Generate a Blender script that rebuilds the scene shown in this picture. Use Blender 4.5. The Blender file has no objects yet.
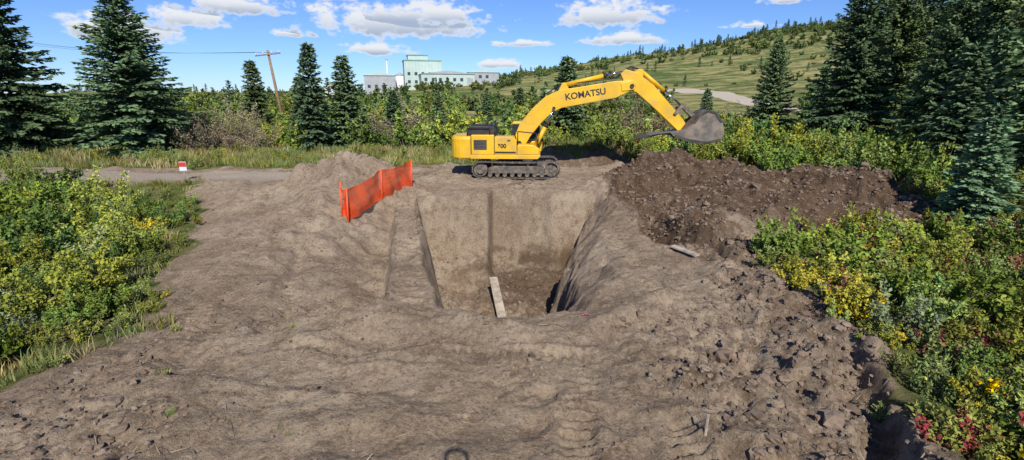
import bpy, math, random
import numpy as np
from mathutils import Vector, Matrix
rng=np.random.default_rng(7); random.seed(7)
S=bpy.context.scene
def link(o): S.collection.objects.link(o); return o
# ------------------------------------------------------------ noise
def _h(ix,iy,s):
    n=np.sin(ix*127.1+iy*311.7+s*74.7)*43758.5453
    return n-np.floor(n)
def vn(x,y,s=0):
    x=np.asarray(x,float);y=np.asarray(y,float)
    ix=np.floor(x);iy=np.floor(y);fx=x-ix;fy=y-iy
    fx=fx*fx*fx*(fx*(fx*6-15)+10);fy=fy*fy*fy*(fy*(fy*6-15)+10)
    a=_h(ix,iy,s);b=_h(ix+1,iy,s);c=_h(ix,iy+1,s);d=_h(ix+1,iy+1,s)
    return ((a+(b-a)*fx)*(1-fy)+(c+(d-c)*fx)*fy)*2-1
def fbm(x,y,s=0,o=4):
    r=0;a=1;t=0
    for i in range(o):
        xx=x*.8-y*.6;yy=x*.6+y*.8
        r=r+a*vn(xx*2**i+i*17.3,yy*2**i-i*9.1,s+i);t+=a;a*=.5
        x,y=xx,yy
    return r/t
def sm(a,b,x):
    t=np.clip((x-a)/(b-a),0,1);return t*t*(3-2*t)
def smin(a,b,k=.5):
    h=np.clip(.5+.5*(b-a)/k,0,1);return b+(a-b)*h-k*h*(1-h)
# ------------------------------------------------------------ terrain description
def lb(y): return np.interp(y,[-10,5,7.2,9,11.9,22.8,27,30],[-12,-11.4,-10.4,-9.6,-9.5,-15.0,-17,-18])
PATH=[(64,82),(55,100),(52,118),(55,138),(52,158),(40,170),(12,176)]
def pathdist(x,y):
    d=np.full(np.shape(x),1e9)
    for (x0,y0),(x1,y1) in zip(PATH[:-1],PATH[1:]):
        vx,vy=x1-x0,y1-y0;t=np.clip(((x-x0)*vx+(y-y0)*vy)/(vx*vx+vy*vy),0,1)
        d=np.minimum(d,np.hypot(x-x0-t*vx,y-y0-t*vy))
    return d
def ditch_x(y): return np.interp(y,[0,5.5,8.5,13,19,30],[4.6,5.1,5.8,6.3,5.7,5.6])+.28*np.sin(y*.9+1)+.35*fbm(y*.7,y*0+3,41,3)
def vegmask(x,y):
    n=fbm(x*.45,y*.45,3,3)*1.3+fbm(x*2.2,y*2.2,5,2)*.6
    left=sm(-.5,.5,np.minimum(lb(y)-x+n,27.6-y+n*.3))
    lim=np.interp(x,[6,6.3,12,14,17,18.5],[12.6,12.8,17.8,17.3,18.5,45])
    right=sm(-.4,.4,np.minimum(x-ditch_x(y)-.8,lim-y)+n*.75)
    back=sm(-.5,.5,y-np.interp(x,[-60,-12,-4,8,12,20],[32.8,33,35,35,31,29])+n*.7)
    return np.maximum(np.maximum(left,right),back)
def roadmask(x,y):
    n=fbm(x*.3,y*.3,31,2)*.5
    return sm(1.9,1.2,np.abs(y-30.0+n))*sm(-7,-12,x)
def pile(x,y,cx,cy,rx,ry,h,s,p=1.0):
    n=fbm(x*.7,y*.7,s,4)*.38
    r=np.hypot((x-cx)/rx,(y-cy)/ry)+n
    return h*np.clip(1.02-r,0,1)**p
def track(x,y,c,hw,along,across,per):
    m=sm(hw,hw-.1,np.abs(across-c))
    w=np.abs(((along/per)%1)-.5)*2
    return m*(sm(.3,.8,w)*.055-.05)+.035*np.exp(-((np.abs(across-c)-hw-.07)/.08)**2)
def pitdepth(x,y):
    n=fbm(x*.5,y*.5,52,3)*.65+fbm(x*1.7,y*1.7,53,4)*.24
    gx=fbm(x*.55+3,y*.15,51,2)
    sc=vn(x*3.1+.3*np.sin(y*2),y*.3,57)*.05
    xl=-1.75-(y-10.5)*.228; xr=1.85+(y-10.5)*.226
    dl=(x-xl)+n*.4; dr=(xr-x)+n*1.0
    back=25.1-1.2*sm(-.85,-1.15,x+.2*gx)+.5*gx+sc-.02*x**2
    db=back-y+n*.35
    dn=y-10.2+n*.6
    L=np.clip(dl,0,9)*4.8
    R=np.where(dr<.9,dr*.8,.72+(dr-.9)*2.7);R=np.clip(R,0,9)
    B=np.where(db<.35,db*1.4,.49+(db-.35)*4.0);B=np.clip(B,0,9)
    N=np.clip(dn,0,9)*1.5
    d=np.maximum(smin(smin(L,R,.8),smin(B,N,.8),1.0),0)
    fl=3.7+.34*fbm(x*.8,y*.8,54,4)-.9*sm(-.7,-1.15,x+.3*gx)*sm(20.8,22.6,y)
    return np.maximum(smin(d,fl,.5),0)
def terrain(x,y,fine=True):
    x=np.asarray(x,float);y=np.asarray(y,float)
    H=np.clip(18+(x+10)*.158,5,98)+6*fbm(x*.006,y*.006,11,3)
    s=np.clip((y-60)/360,0,1)
    ramp=.45*s+.55*s*s*(3-2*s)
    far=sm(60,160,y)
    z=H*ramp+far*(2.2*fbm(x*.02,y*.025,12,4))*(.3+sm(-50,80,x))
    z=z-np.clip(y-440,0,400)*.08
    v=vegmask(x,y)
    left=np.clip(lb(y)+5.5-x,0,14)*sm(27,23,y)
    z=z-np.minimum(left*.13,1.2)
    right=np.clip(x-7.2,0,12)*sm(19,14,y)
    z=z-np.minimum(right*.12,.7)
    z=z+.25*fbm(x*.25,y*.25,13,3)*sm(6,14,np.abs(x))*sm(70,30,y)
    near=sm(60,45,y)
    # spoil piles
    z=z+pile(x,y,7.8,26.4,3.8,3.1,1.75,21,.85)+pile(x,y,9.8,24.4,3.2,2.8,.7,29)
    z=z+pile(x,y,13.9,23.6,4.6,2.8,1.5,22,.8)+pile(x,y,9.4,20.8,3.8,2.8,.9,23)+pile(x,y,16.4,21.8,2.8,2.4,1.0,28)+pile(x,y,7.4,16.8,2.2,2.6,.7,30)+pile(x,y,11.5,19.3,2.6,1.8,.75,33)
    z=z+pile(x,y,-8.9,26.2,3.8,2.8,1.8,24,1.2)+pile(x,y,-7.4,22,3.2,6,.85,32,1.1)
    z=z+pile(x,y,5.4,36.0,3.6,2.2,1.5,25)+pile(x,y,2.6,35.5,2.8,1.5,1.0,26)
    # heap the photographer stands on
    z=z+2.95*sm(3.7,.8,y)*sm(7,3,np.abs(x))
    pd=pitdepth(x,y)
    inpit=sm(.02,.5,pd)
    z=z-pd*near
    # pushed-up lip wrapping the near edge of the pit
    rr=np.hypot(x*.8,(y-12.6)*1.0)
    z=z+.24*np.exp(-((rr-3.3+.5*fbm(x*.8,y*.8,65,2))/.5)**2)*sm(12,10.5,y)*(1-inpit)*(1+.9*fbm(x*1.2,y*1.2,66,3))
    # slumped cut left of the tongue
    xc=-2.95-(y-10.5)*.2+.18*fbm(y*1.1,y*0,61,3)
    cut=sm(0.0,.2,xc-x)*sm(5.4,.2,xc-x)*sm(10.0,10.5,y+.5*fbm(x*1.2,y,62,2))*sm(24.5,18,y)
    z=z-.95*cut*(1+.3*fbm(x*.8,y*.8,67,3))
    z=z-.6*np.exp(-((x-xc+.02)/.10)**2)*sm(10.5,11,y)*sm(23.5,21,y)
    # step right of the pit
    c2=sm(0,.3,x-4.7-.3*np.sin(y)+.3*fbm(x,y,68,2))*sm(1.5,.5,x-4.7)*sm(15.2,16.2,y)*sm(21,19,y)
    z=z-.65*c2
    # ragged ditch with thrown-up clumps
    dx=ditch_x(y);dn_=fbm(x*1.3,y*.9,63,3)
    dd=sm(.42,.03,np.abs(x-dx)+.5*dn_)*sm(17,14,y)*sm(3.2,4.5,y)*np.clip(.65+1.3*fbm(y*.5,y*0,69,2),.1,1.1)
    z=z-.5*dd
    z=z+.30*sm(1.1,.2,np.abs(x-dx-.8+.5*fbm(x*.8,y*.8,60,2)))*sm(19,15,y)*np.clip(.4+1.5*fbm(x*.9,y*.9,64,3),0,1.4)*sm(3,4.5,y)
    if fine:
        dirt=(1-v)*near*(1-roadmask(x,y))
        rough=roughmask(x,y)
        rid=1-2*np.abs(fbm(x*.8,y*1.0,78,4))
        z=z+dirt*(.15*fbm(x*.55,y*.55,71,3)+.07*(rid-.5)+.035*fbm(x*4.5,y*4.5,72,3)+.02*fbm(x*10,y*10,79,2))
        cl=1-2*np.abs(fbm(x*2.1,y*2.1,73,4))
        z=z+rough*dirt*(.20*fbm(x*1.5,y*1.5,74,4)+.12*cl+.06*fbm(x*6,y*6,75,3))
        ok=(1-inpit)*dirt*(1-.8*rough)
        # machine ruts: arcs with pushed-up shoulders, broken by later passes
        for (c0,sl,cv,wd,dp,x0,x1,ph) in((8.9,.03,.014,.30,.08,-8,2.5,1),(7.3,-.10,.02,.34,.11,-9.5,1.0,2),(9.6,.06,.01,.26,.05,-8,-1.5,4),(6.2,.16,-.01,.3,.09,-5,2.8,3)):
            q=y-(c0+sl*x+cv*(x+1)**2+.22*fbm(x*.5,x*0+c0,84,2))
            z=z+ok*sm(x0,x0+3,x)*sm(x1,x1-2.5,x)*np.clip(.6+1.1*fbm(x*.6,y*.6+ph,87,2),0,1.2)*dp*(-np.exp(-(q/wd)**4)+.7*np.exp(-((np.abs(q)-wd-.16)/.14)**2)*(.7+.6*fbm(x*1.7,y*1.7,85,2)))
        wob=.22*fbm(x*.35,y*.35,81,3);wx=.05*fbm(x*1.5,y*1.5,82,2)
        tr=0
        for c_,sl in((1.0,.22),(2.5,.22)): tr=tr+track(x,y,c_,.28,y+wx,x-sl*(y-6)+wob,.19)*sm(8.2,7.2,y)*1.3
        tr=tr+track(x,y,8.35,.3,x+wx,y+.05*x+wob,.19)*sm(-5,-3.5,x)*sm(2.5,1,x)*1.5
        xt=-2.3-(y-10.5)*.215
        tr=tr+track(x,y,0,.42,y+.12*vn(x*3,y*2,9),x-xt,.34)*sm(10.4,11,y)*sm(25,23,y)*2.0
        for c_ in(5.2,7.1): tr=tr+track(x,y,c_,.3,y+wx,-x-.28*(y-9)+wob,.2)*sm(24,19,y)*sm(9.5,10.8,y)*1.1
        tr=tr+track(x,y,3.6,.3,y+wx,x+.03*(y-9)+wob,.2)*sm(20,15,y)*sm(9,10.5,y)*1.1
        z=z+tr*ok*np.clip(.7+1.2*fbm(x*.7,y*.7,83,3),0,1.3)
        z=z+v*near*.07*fbm(x*2,y*2,76,3)
        st=sm(-4.0,-5.5,x)*sm(9.5,11.5,y)*dirt
        z=z+st*.09*fbm((x+.35*y)*2.4,y*.12,77,3)
    return z
def roughmask(x,y):
    a=sm(.8,3.8,x+1.6*fbm(x*.5,y*.5,91,3))*sm(12.5,9.5,y+1.6*fbm(x*.5,y*.5,92,2))
    b=sm(.9,0,np.abs(x-ditch_x(y)-.3)-.8)*sm(22,19,y)
    c=sm(4.4,5.4,x)*sm(15.5,18.5,y)*sm(30,29,y)
    d=sm(-4.0,-6.2,x+1.5*fbm(x*.5,y*.5,93,3))*sm(8.5,6.5,y)*.7
    e=sm(1.3,.85,np.hypot((x+9.2)/3.2,(y-26.3)/2.6))*.4
    f=sm(1.2,.9,np.hypot((x-5.0)/4.5,(y-36.0)/2.2))
    h=sm(.10,.45,fbm(x*.28,y*.28,94,3))*.6
    p=sm(2.2,3.0,pitdepth(x,y))*.75
    return np.clip(np.maximum.reduce([a,b,c,d,e,f,p,h]),0,1)
# ------------------------------------------------------------ node helpers
def newmat(name):
    m=bpy.data.materials.new(name);m.use_nodes=True;nt=m.node_tree
    for n in list(nt.nodes): nt.nodes.remove(n)
    return m,nt
class NB:
    def __init__(s,nt): s.nt=nt
    def n(s,t,ins=None,**kw):
        nd=s.nt.nodes.new(t)
        for k,v in kw.items(): setattr(nd,k,v)
        if ins:
            for k,v in ins.items():
                sock=nd.inputs[k]
                if isinstance(v,bpy.types.NodeSocket): s.nt.links.new(v,sock)
                else: sock.default_value=v
        return nd
    def math(s,op,a,b=None,c=None,clamp=False):
        ins={0:a}
        if b is not None: ins[1]=b
        if c is not None: ins[2]=c
        nd=s.n('ShaderNodeMath',ins,operation=op);nd.use_clamp=clamp
        return nd.outputs[0]
    def mix(s,f,a,b,mode='MIX'):
        nd=s.n('ShaderNodeMixRGB',{0:f,1:a,2:b},blend_type=mode);return nd.outputs[0]
    def noise(s,vec,scale,detail=4,rough=.55,dist=0):
        nd=s.n('ShaderNodeTexNoise',{'Vector':vec,'Scale':scale,'Detail':detail,'Roughness':rough,'Distortion':dist});return nd.outputs['Fac']
    def ramp(s,f,a,b):
        nd=s.n('ShaderNodeMapRange',{'Value':f,'From Min':a,'From Max':b},interpolation_type='SMOOTHSTEP');return nd.outputs[0]
def rgb(*c): return (c[0],c[1],c[2],1)
def simplemat(name,col,rough=.5,metal=0,var=.25,scale=3,dirt=None,dirtamt=.4,bump=.0):
    m,nt=newmat(name);b=NB(nt)
    tc=b.n('ShaderNodeTexCoord').outputs['Object']
    f=b.noise(tc,scale,4,.6)
    base=b.mix(b.ramp(f,.3,.7),rgb(*[c*(1-var) for c in col]),rgb(*[min(1,c*(1+var)) for c in col]))
    if dirt:
        f2=b.noise(tc,scale*.7,5,.7)
        base=b.mix(b.math('MULTIPLY',b.ramp(f2,.45,.7),dirtamt),base,rgb(*dirt))
    p=b.n('ShaderNodeBsdfPrincipled',{'Base Color':base,'Roughness':rough,'Metallic':metal})
    if bump>0:
        bp=b.n('ShaderNodeBump',{'Height':b.noise(tc,scale*8,4,.6),'Strength':bump,'Distance':.02})
        nt.links.new(bp.outputs[0],p.inputs['Normal'])
    o=b.n('ShaderNodeOutputMaterial',{'Surface':p.outputs[0]})
    return m
# ------------------------------------------------------------ ground material
def ground_material():
    m,nt=newmat('ground_soil');b=NB(nt)
    pos=b.n('ShaderNodeNewGeometry').outputs['Position']
    at=b.n('ShaderNodeAttribute',attribute_name='mask')
    sep=b.n('ShaderNodeSeparateColor',{0:at.outputs['Color']})
    veg,wet,road=sep.outputs[0],sep.outputs[1],sep.outputs[2]
    nbig=b.noise(pos,.35,3,.6);nmid=b.noise(pos,2.2,4,.68);nfine=b.noise(pos,15,4,.74)
    dry=b.mix(b.ramp(nbig,.35,.65),rgb(.295,.220,.152),rgb(.41,.322,.230))
    dry=b.mix(b.math('MULTIPLY',b.ramp(nmid,.44,.66),.65),dry,rgb(.195,.138,.092))
    dry=b.mix(b.math('MULTIPLY',b.ramp(nfine,.5,.7),.6),dry,rgb(.50,.405,.295))
    dry=b.mix(b.math('MULTIPLY',b.ramp(nfine,.47,.33),.7),dry,rgb(.10,.070,.048))
    wetc=b.mix(b.ramp(nmid,.3,.7),rgb(.075,.046,.029),rgb(.165,.110,.071))
    wetc=b.mix(b.math('MULTIPLY',b.ramp(nfine,.5,.7),.5),wetc,rgb(.27,.195,.13))
    wf=b.ramp(b.math('ADD',wet,b.math('MULTIPLY',b.math('SUBTRACT',nmid,.5),1.0)),.36,.82)
    soil=b.mix(wf,dry,wetc)
    mp=b.n('ShaderNodeMapping',{'Vector':pos,'Scale':(22,70,20),'Rotation':(0,0,.5)})
    fl=b.ramp(b.noise(mp.outputs[0],1,2,.6),.68,.74)
    soil=b.mix(b.math('MULTIPLY',fl,.5),soil,rgb(.50,.42,.29))
    grv=b.mix(b.ramp(nfine,.35,.65),rgb(.31,.25,.195),rgb(.47,.40,.31))
    soil=b.mix(b.ramp(road,.3,.7),soil,grv)
    g=b.mix(b.ramp(nmid,.35,.65),rgb(.06,.09,.022),rgb(.15,.17,.05))
    g=b.mix(b.math('MULTIPLY',b.ramp(b.noise(pos,.9,3),.42,.62),.65),g,rgb(.22,.18,.09))
    mp2=b.n('ShaderNodeMapping',{'Vector':pos,'Scale':(.008,.028,.05)})
    bn=b.noise(mp2.outputs[0],1.6,4,.62,.6)
    hill=b.mix(b.ramp(bn,.36,.56),rgb(.13,.175,.055),rgb(.32,.275,.12))
    mp3=b.n('ShaderNodeMapping',{'Vector':pos,'Scale':(.02,.07,.05)})
    hill=b.mix(b.math('MULTIPLY',b.ramp(b.noise(mp3.outputs[0],2.5,5,.72),.48,.56),.85),hill,rgb(.065,.10,.035))
    hill=b.mix(b.math('MULTIPLY',b.ramp(b.noise(pos,.22,5,.75),.48,.58),.6),hill,rgb(.08,.11,.04))
    yy=b.n('ShaderNodeSeparateXYZ',{0:pos}).outputs[1]
    g=b.mix(b.ramp(yy,60,95),g,hill)
    vf=b.ramp(b.math('ADD',veg,b.math('MULTIPLY',b.math('SUBTRACT',nfine,.5),1.6)),.35,.65)
    col=b.mix(vf,soil,g)
    col=b.mix(b.math('MULTIPLY',b.ramp(road,.4,.7),b.ramp(yy,55,65)),col,rgb(.46,.40,.32))
    hgt=b.math('ADD',b.math('MULTIPLY',b.noise(pos,22,4,.78),.8),b.math('MULTIPLY',b.noise(pos,3,2,.6),.6))
    bp=b.n('ShaderNodeBump',{'Height':hgt,'Strength':1.0,'Distance':.11})
    p=b.n('ShaderNodeBsdfDiffuse',{'Color':col,'Roughness':.4,'Normal':bp.outputs[0]})
    b.n('ShaderNodeOutputMaterial',{'Surface':p.outputs[0]})
    return m
MG=ground_material()
# ------------------------------------------------------------ ground sheet
def seg(a,b,d): return list(np.arange(a,b,d))
def geo(a,b,d0,k):
    r=[];v=a;d=d0
    while v<b: r.append(v);d*=k;v+=d
    return r
ys=np.array(geo(0,200,1,1.25)[::-1]);ys=-ys-2
ys=list(ys)+seg(-1.8,5,.2)+seg(5,12.5,.035)+seg(12.5,27,.06)+seg(27,30,.1)+geo(30,1600,.12,1.022)
half=seg(0,8,.045)+seg(8,18,.08)+geo(18,1500,.12,1.035)
xs=np.array([-a for a in half[:0:-1]]+half);ys=np.array(ys)
X,Y=np.meshgrid(xs,ys);nx,ny=len(xs),len(ys)
Z=terrain(X,Y)
def add_mesh(name,V,Q,mats=(),mi=None,attrs=None,smooth=False):
    me=bpy.data.meshes.new(name);n=len(Q)
    me.vertices.add(len(V));me.vertices.foreach_set('co',np.ascontiguousarray(V,dtype=np.float32).ravel())
    me.loops.add(4*n);me.polygons.add(n)
    me.polygons.foreach_set('loop_start',np.arange(n,dtype=np.int32)*4)
    try: me.polygons.foreach_set('loop_total',np.full(n,4,dtype=np.int32))
    except Exception: pass
    me.loops.foreach_set('vertex_index',np.ascontiguousarray(Q,dtype=np.int32).ravel())
    for mt in mats: me.materials.append(mt)
    if mi is not None: me.polygons.foreach_set('material_index',np.asarray(mi,dtype=np.int32))
    me.polygons.foreach_set('use_smooth',np.full(n,smooth,dtype=bool))
    me.update(calc_edges=True)
    for k,v in (attrs or {}).items():
        a=me.attributes.new(k,'FLOAT_COLOR','POINT');a.data.foreach_set('color',np.ascontiguousarray(v,dtype=np.float32).ravel())
    return me
idx=np.arange(nx*ny).reshape(ny,nx)
Q=np.stack([idx[:-1,:-1],idx[:-1,1:],idx[1:,1:],idx[1:,:-1]],-1).reshape(-1,4)
V=np.stack([X,Y,Z],-1).reshape(-1,3)
vm=vegmask(X,Y)
pdp=pitdepth(X,Y)
rm=roughmask(X,Y)
pilem=sm(4.4,5.4,X)*sm(15.5,18,Y)*sm(30.5,29.5,Y)
strata=.5+.5*fbm(X*.35+pdp*.2,pdp*1.1+Y*.1,96,4)
wet=rm*.55*(1-sm(.3,1,pdp))+.38*pilem+.52*sm(1.8,3.2,pdp)+.34*sm(.2,.8,pdp)*strata-.14*sm(.2,.8,pdp)*sm(-1,-2,X)+.42*fbm(X*.3,Y*.3,95,3)
wet=np.clip(np.where((Y<9.5)&(X<.5),wet*.7,wet),0,1)
road=np.maximum(roadmask(X,Y),sm(4.2,3.0,pathdist(X,Y)))
MK=np.stack([vm,wet,road,np.ones_like(vm)],-1).reshape(-1,4)
gm=add_mesh('ground',V,Q,[MG],attrs={'mask':MK},smooth=True)
link(bpy.data.objects.new('ground',gm))
def gz(x,y,fine=True): return float(terrain(np.array([x]),np.array([y]),fine)[0])
# ------------------------------------------------------------ foliage
def foliage_material(name='foliage'):
    m,nt=newmat(name);b=NB(nt)
    at=b.n('ShaderNodeAttribute',attribute_name='Col').outputs['Color']
    oi=b.n('ShaderNodeObjectInfo').outputs['Random']
    hs=b.n('ShaderNodeHueSaturation',{'Hue':b.math('MULTIPLY_ADD',oi,.06,.468),'Saturation':b.math('MULTIPLY_ADD',oi,-.22,1.14),'Value':b.math('MULTIPLY_ADD',b.math('FRACT',b.math('MULTIPLY',oi,7.3)),.85,.74),'Color':at})
    d=b.n('ShaderNodeBsdfDiffuse',{'Color':hs.outputs[0]})
    b.n('ShaderNodeOutputMaterial',{'Surface':d.outputs[0]})
    return m
MF=foliage_material()
MB=simplemat('bark',(.12,.09,.065),.9,var=.4,scale=8)
MT=simplemat('twig_bark',(.20,.155,.105),.9,var=.4,scale=8)
def unit(v): return v/np.maximum(np.linalg.norm(v,axis=-1,keepdims=True),1e-9)
def leafquads(C,A,N,L,W):
    A=unit(A);B=unit(np.cross(N,A))
    L=np.asarray(L).reshape(-1,1);W=np.asarray(W).reshape(-1,1)
    return np.stack([C-A*L*.5,C+B*W*.5-A*L*.08,C+A*L*.5,C-B*W*.5-A*L*.08],1).reshape(-1,3)
def tubes(P0,P1,R0,R1):
    D=unit(P1-P0);up=np.where(np.abs(D[:,2:3])>.9,np.array([[1.,0,0]]),np.array([[0,0,1.]]))
    U=unit(np.cross(D,up));W=np.cross(D,U);vs=[]
    for P,R in((P0,R0),(P1,R1)):
        R=np.asarray(R).reshape(-1,1)
        for a in range(3):
            an=a*math.pi*2/3;vs.append(P+(U*math.cos(an)+W*math.sin(an))*R)
    V=np.stack(vs,1).reshape(-1,3);n=len(P0)
    base=np.arange(n)[:,None,None]*6
    q=np.array([[0,1,4,3],[1,2,5,4],[2,0,3,5]])[None]
    return V,(base+q).reshape(-1,4)
def assemble(name,leafV,leafC,TV,TQ,mats):
    nl=len(leafV)//4
    LQ=np.arange(nl*4).reshape(-1,4)
    V=np.concatenate([leafV,TV]);Q=np.concatenate([LQ,TQ+nl*4])
    col=np.concatenate([np.repeat(leafC,4,0),np.full((len(TV),3),.1)]);col=np.c_[col,np.ones(len(col))]
    mi=np.r_[np.zeros(nl),np.ones(len(TQ))]
    return add_mesh(name,V,Q,mats,mi,{'Col':col})
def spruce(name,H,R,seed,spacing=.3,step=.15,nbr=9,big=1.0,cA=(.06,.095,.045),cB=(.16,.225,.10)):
    r=np.random.default_rng(seed)
    LV=[];LC=[];P0=[];P1=[];R0=[];R1=[]
    z=.35
    phase=r.uniform(0,9)
    bumps=r.uniform(.8,1.15,40)
    while z<H*.985:
        f=z/H
        prof=(1-f)**.78*(1-.3*math.exp(-f*16))
        k=max(3,int(nbr*(1-.4*f)+r.integers(-1,2)))
        for j in range(k):
            a=phase+j*2*math.pi/k+r.uniform(-.35,.35)
            sector=bumps[int((a%(2*math.pi))/(2*math.pi)*8)+8*int(min(3.9,f*4))]
            Lb=R*prof*r.uniform(.68,1.12)*sector+.08
            zz=z+r.uniform(-.4,.4)*spacing
            rise=.55*f+.05+r.uniform(-.08,.08);droop=(.42*(1-f)+.05)
            n=max(3,int(Lb/(step)))
            s=(np.arange(n)+r.uniform(.2,.8,n))/n
            s=s**.8
            rad=Lb*s; hh=zz+Lb*(rise*s-droop*s**1.6+.12*s**4)
            d=np.array([math.cos(a),math.sin(a),0]);tn=np.array([-math.sin(a),math.cos(a),0])
            P=rad[:,None]*d+np.c_[np.zeros(n),np.zeros(n),hh]
            tip=np.array([d[0]*Lb,d[1]*Lb,zz+Lb*(rise-droop+.12)]);mid=np.array([d[0]*Lb*.5,d[1]*Lb*.5,zz+Lb*(rise*.5-droop*.33)])
            base=np.array([0,0,zz])
            P0+= [base,mid];P1+=[mid,tip];R0+=[.012+Lb*.012,.008+Lb*.006];R1+=[.008+Lb*.006,.004]
            for side in(-1,1,0):
                if side==0: tl=np.full(n,.26)*big; ax=d*np.ones((n,1))+np.array([0,0,.15])
                else:
                    tl=(.18+.50*Lb*(1-s)**.7*.45+.05)*r.uniform(.7,1.2,n)
                    ax=d*.75+side*tn*.85+np.c_[np.zeros(n),np.zeros(n),r.uniform(-.42,.08,n)]
                ax=unit(ax)
                m=2 if side else 1
                for q in range(m):
                    C=P+ax*(tl*(q+.5)/m)[:,None]+r.normal(0,.02,(n,3))
                    C[:,2]-= .05*tl*(q+.5)
                    Nn=unit(np.array([0,0,.6])+d*.7+r.normal(0,.5,(n,3)))
                    LV.append(leafquads(C,ax+r.normal(0,.12,(n,3)),Nn,np.maximum(tl/m*1.4,.14*big),(.13+.04*r.random(n))*big))
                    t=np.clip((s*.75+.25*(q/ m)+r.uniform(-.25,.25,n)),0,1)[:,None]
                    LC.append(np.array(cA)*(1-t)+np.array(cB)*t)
        phase+=1.3
        z+=spacing*(1-.5*f)*r.uniform(.85,1.15)
    n=10;C=np.c_[r.normal(0,.03,n),r.normal(0,.03,n),np.linspace(H*.96,H*1.01,n)]
    LV.append(leafquads(C,np.array([0,0,1.])+r.normal(0,.3,(n,3)),r.normal(0,1,(n,3)),np.full(n,.22),np.full(n,.06)));LC.append(np.tile(cB,(n,1)))
    hs=np.linspace(-.3,H*.98,9)
    for i in range(8):
        P0.append(np.array([0,0,hs[i]]));P1.append(np.array([0,0,hs[i+1]]))
        rr=lambda q:.02+.016*H*(1-max(q,0)/H)
        R0.append(rr(hs[i]));R1.append(rr(hs[i+1]))
    TV,TQ=tubes(np.array(P0),np.array(P1),R0,R1)
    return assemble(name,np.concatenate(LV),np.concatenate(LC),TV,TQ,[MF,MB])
def bush(name,seed,H=1.6,R=1.1,stems=16,twigs=12,per=12,leaf=.07,cA=(.05,.085,.02),cB=(.15,.19,.045),accent=None,acc=.0,upright=.5,width=.45,tr=.32):
    r=np.random.default_rng(seed);LV=[];LC=[];P0=[];P1=[];R0=[];R1=[]
    for i in range(stems):
        a=r.uniform(0,6.283);sp=R*math.sqrt(r.uniform(.02,1))
        b0=np.array([math.cos(a),math.sin(a),0])*sp*.25
        h=H*r.uniform(.5,1.15)*(1-.45*(sp/R)**2)
        top=np.array([math.cos(a)*sp,math.sin(a)*sp,h])
        ctl=(b0+top)/2+np.array([0,0,.2*h])*upright+r.normal(0,.05*H,3)
        B=lambda s:(1-s)**2*b0+2*s*(1-s)*ctl+s*s*top
        pts=[B(s) for s in(0,.35,.7,1)]
        for k in range(3):
            P0.append(pts[k]);P1.append(pts[k+1]);R0.append(.014*(1-k*.28)*H**.5);R1.append(.014*(1-(k+1)*.28)*H**.5)
        shade=r.uniform(-.2,.3);isacc=r.random()<acc
        for t in range(twigs):
            s=r.uniform(.18,1);p=B(s)
            dr=unit(r.normal(0,1,3)+np.array([0,0,.7]));ln=tr*H*r.uniform(.3,1)*(1.15-s*.5)*.6
            e=p+dr*ln
            if t%2==0:
                P0.append(p);P1.append(e);R0.append(.006);R1.append(.002)
            u=r.random(per)
            C=p+(e-p)*u[:,None]+r.normal(0,.035*H**.6,(per,3))
            A=dr*.5+r.normal(0,.7,(per,3))
            N=unit(r.normal(0,.6,(per,3))+np.array([0,0,1.])*.8)
            l=leaf*r.uniform(.6,1.25,per)
            LV.append(leafquads(C,A,N,l*1.3,l*width*1.6))
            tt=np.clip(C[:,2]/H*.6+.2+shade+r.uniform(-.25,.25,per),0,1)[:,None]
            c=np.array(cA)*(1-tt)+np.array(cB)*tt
            if accent is not None:
                mk=(r.random(per)<(.75 if isacc else acc*.15))[:,None];c=np.where(mk,np.array(accent)*r.uniform(.6,1.2,(per,1)),c)
            LC.append(c)
    TV,TQ=tubes(np.array(P0),np.array(P1),R0,R1)
    LVv=np.concatenate(LV);LVv[:,2]=np.maximum(LVv[:,2],.0)
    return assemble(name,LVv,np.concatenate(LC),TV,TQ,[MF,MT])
def grass(name,seed,n=60,H=.4,R=.35,cA=(.10,.135,.035),cB=(.26,.26,.09)):
    r=np.random.default_rng(seed)
    a=r.uniform(0,6.283,n);q=R*np.sqrt(r.random(n));b=np.c_[np.cos(a)*q,np.sin(a)*q,np.zeros(n)]
    h=H*r.uniform(.4,1.1,n);le=r.normal(0,.28,(n,2))*h[:,None]
    m=b+np.c_[le*.35,h*.6];t=b+np.c_[le,h]
    w=r.uniform(.008,.018,n)[:,None];sd=unit(np.c_[r.normal(0,1,(n,2)),np.zeros(n)])
    V=np.stack([b-sd*w,b+sd*w,m+sd*w*.8,m-sd*w*.8, m-sd*w*.8,m+sd*w*.8,t+sd*w*.15,t-sd*w*.15],1).reshape(-1,3)
    tt=r.random((n,1));c=np.array(cA)*(1-tt)+np.array(cB)*tt
    col=np.c_[np.repeat(c,8,0),np.ones(n*8)]
    return add_mesh(name,V,np.arange(n*8).reshape(-1,4),[MF],attrs={'Col':col})
YG=dict(cA=(.09,.13,.028),cB=(.33,.37,.08))
GR=dict(cA=(.055,.10,.028),cB=(.18,.26,.06))
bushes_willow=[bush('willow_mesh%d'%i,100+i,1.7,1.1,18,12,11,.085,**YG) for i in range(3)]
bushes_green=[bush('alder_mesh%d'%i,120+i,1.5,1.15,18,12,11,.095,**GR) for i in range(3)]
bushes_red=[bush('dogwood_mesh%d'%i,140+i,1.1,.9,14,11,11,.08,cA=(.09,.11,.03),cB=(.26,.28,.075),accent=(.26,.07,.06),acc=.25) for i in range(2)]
weeds=[bush('weed_mesh%d'%i,160+i,.75,.6,13,8,8,.06,cA=(.09,.13,.03),cB=(.30,.34,.09),accent=(.60,.48,.06),acc=.06,upright=1,width=.35) for i in range(3)]
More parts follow.
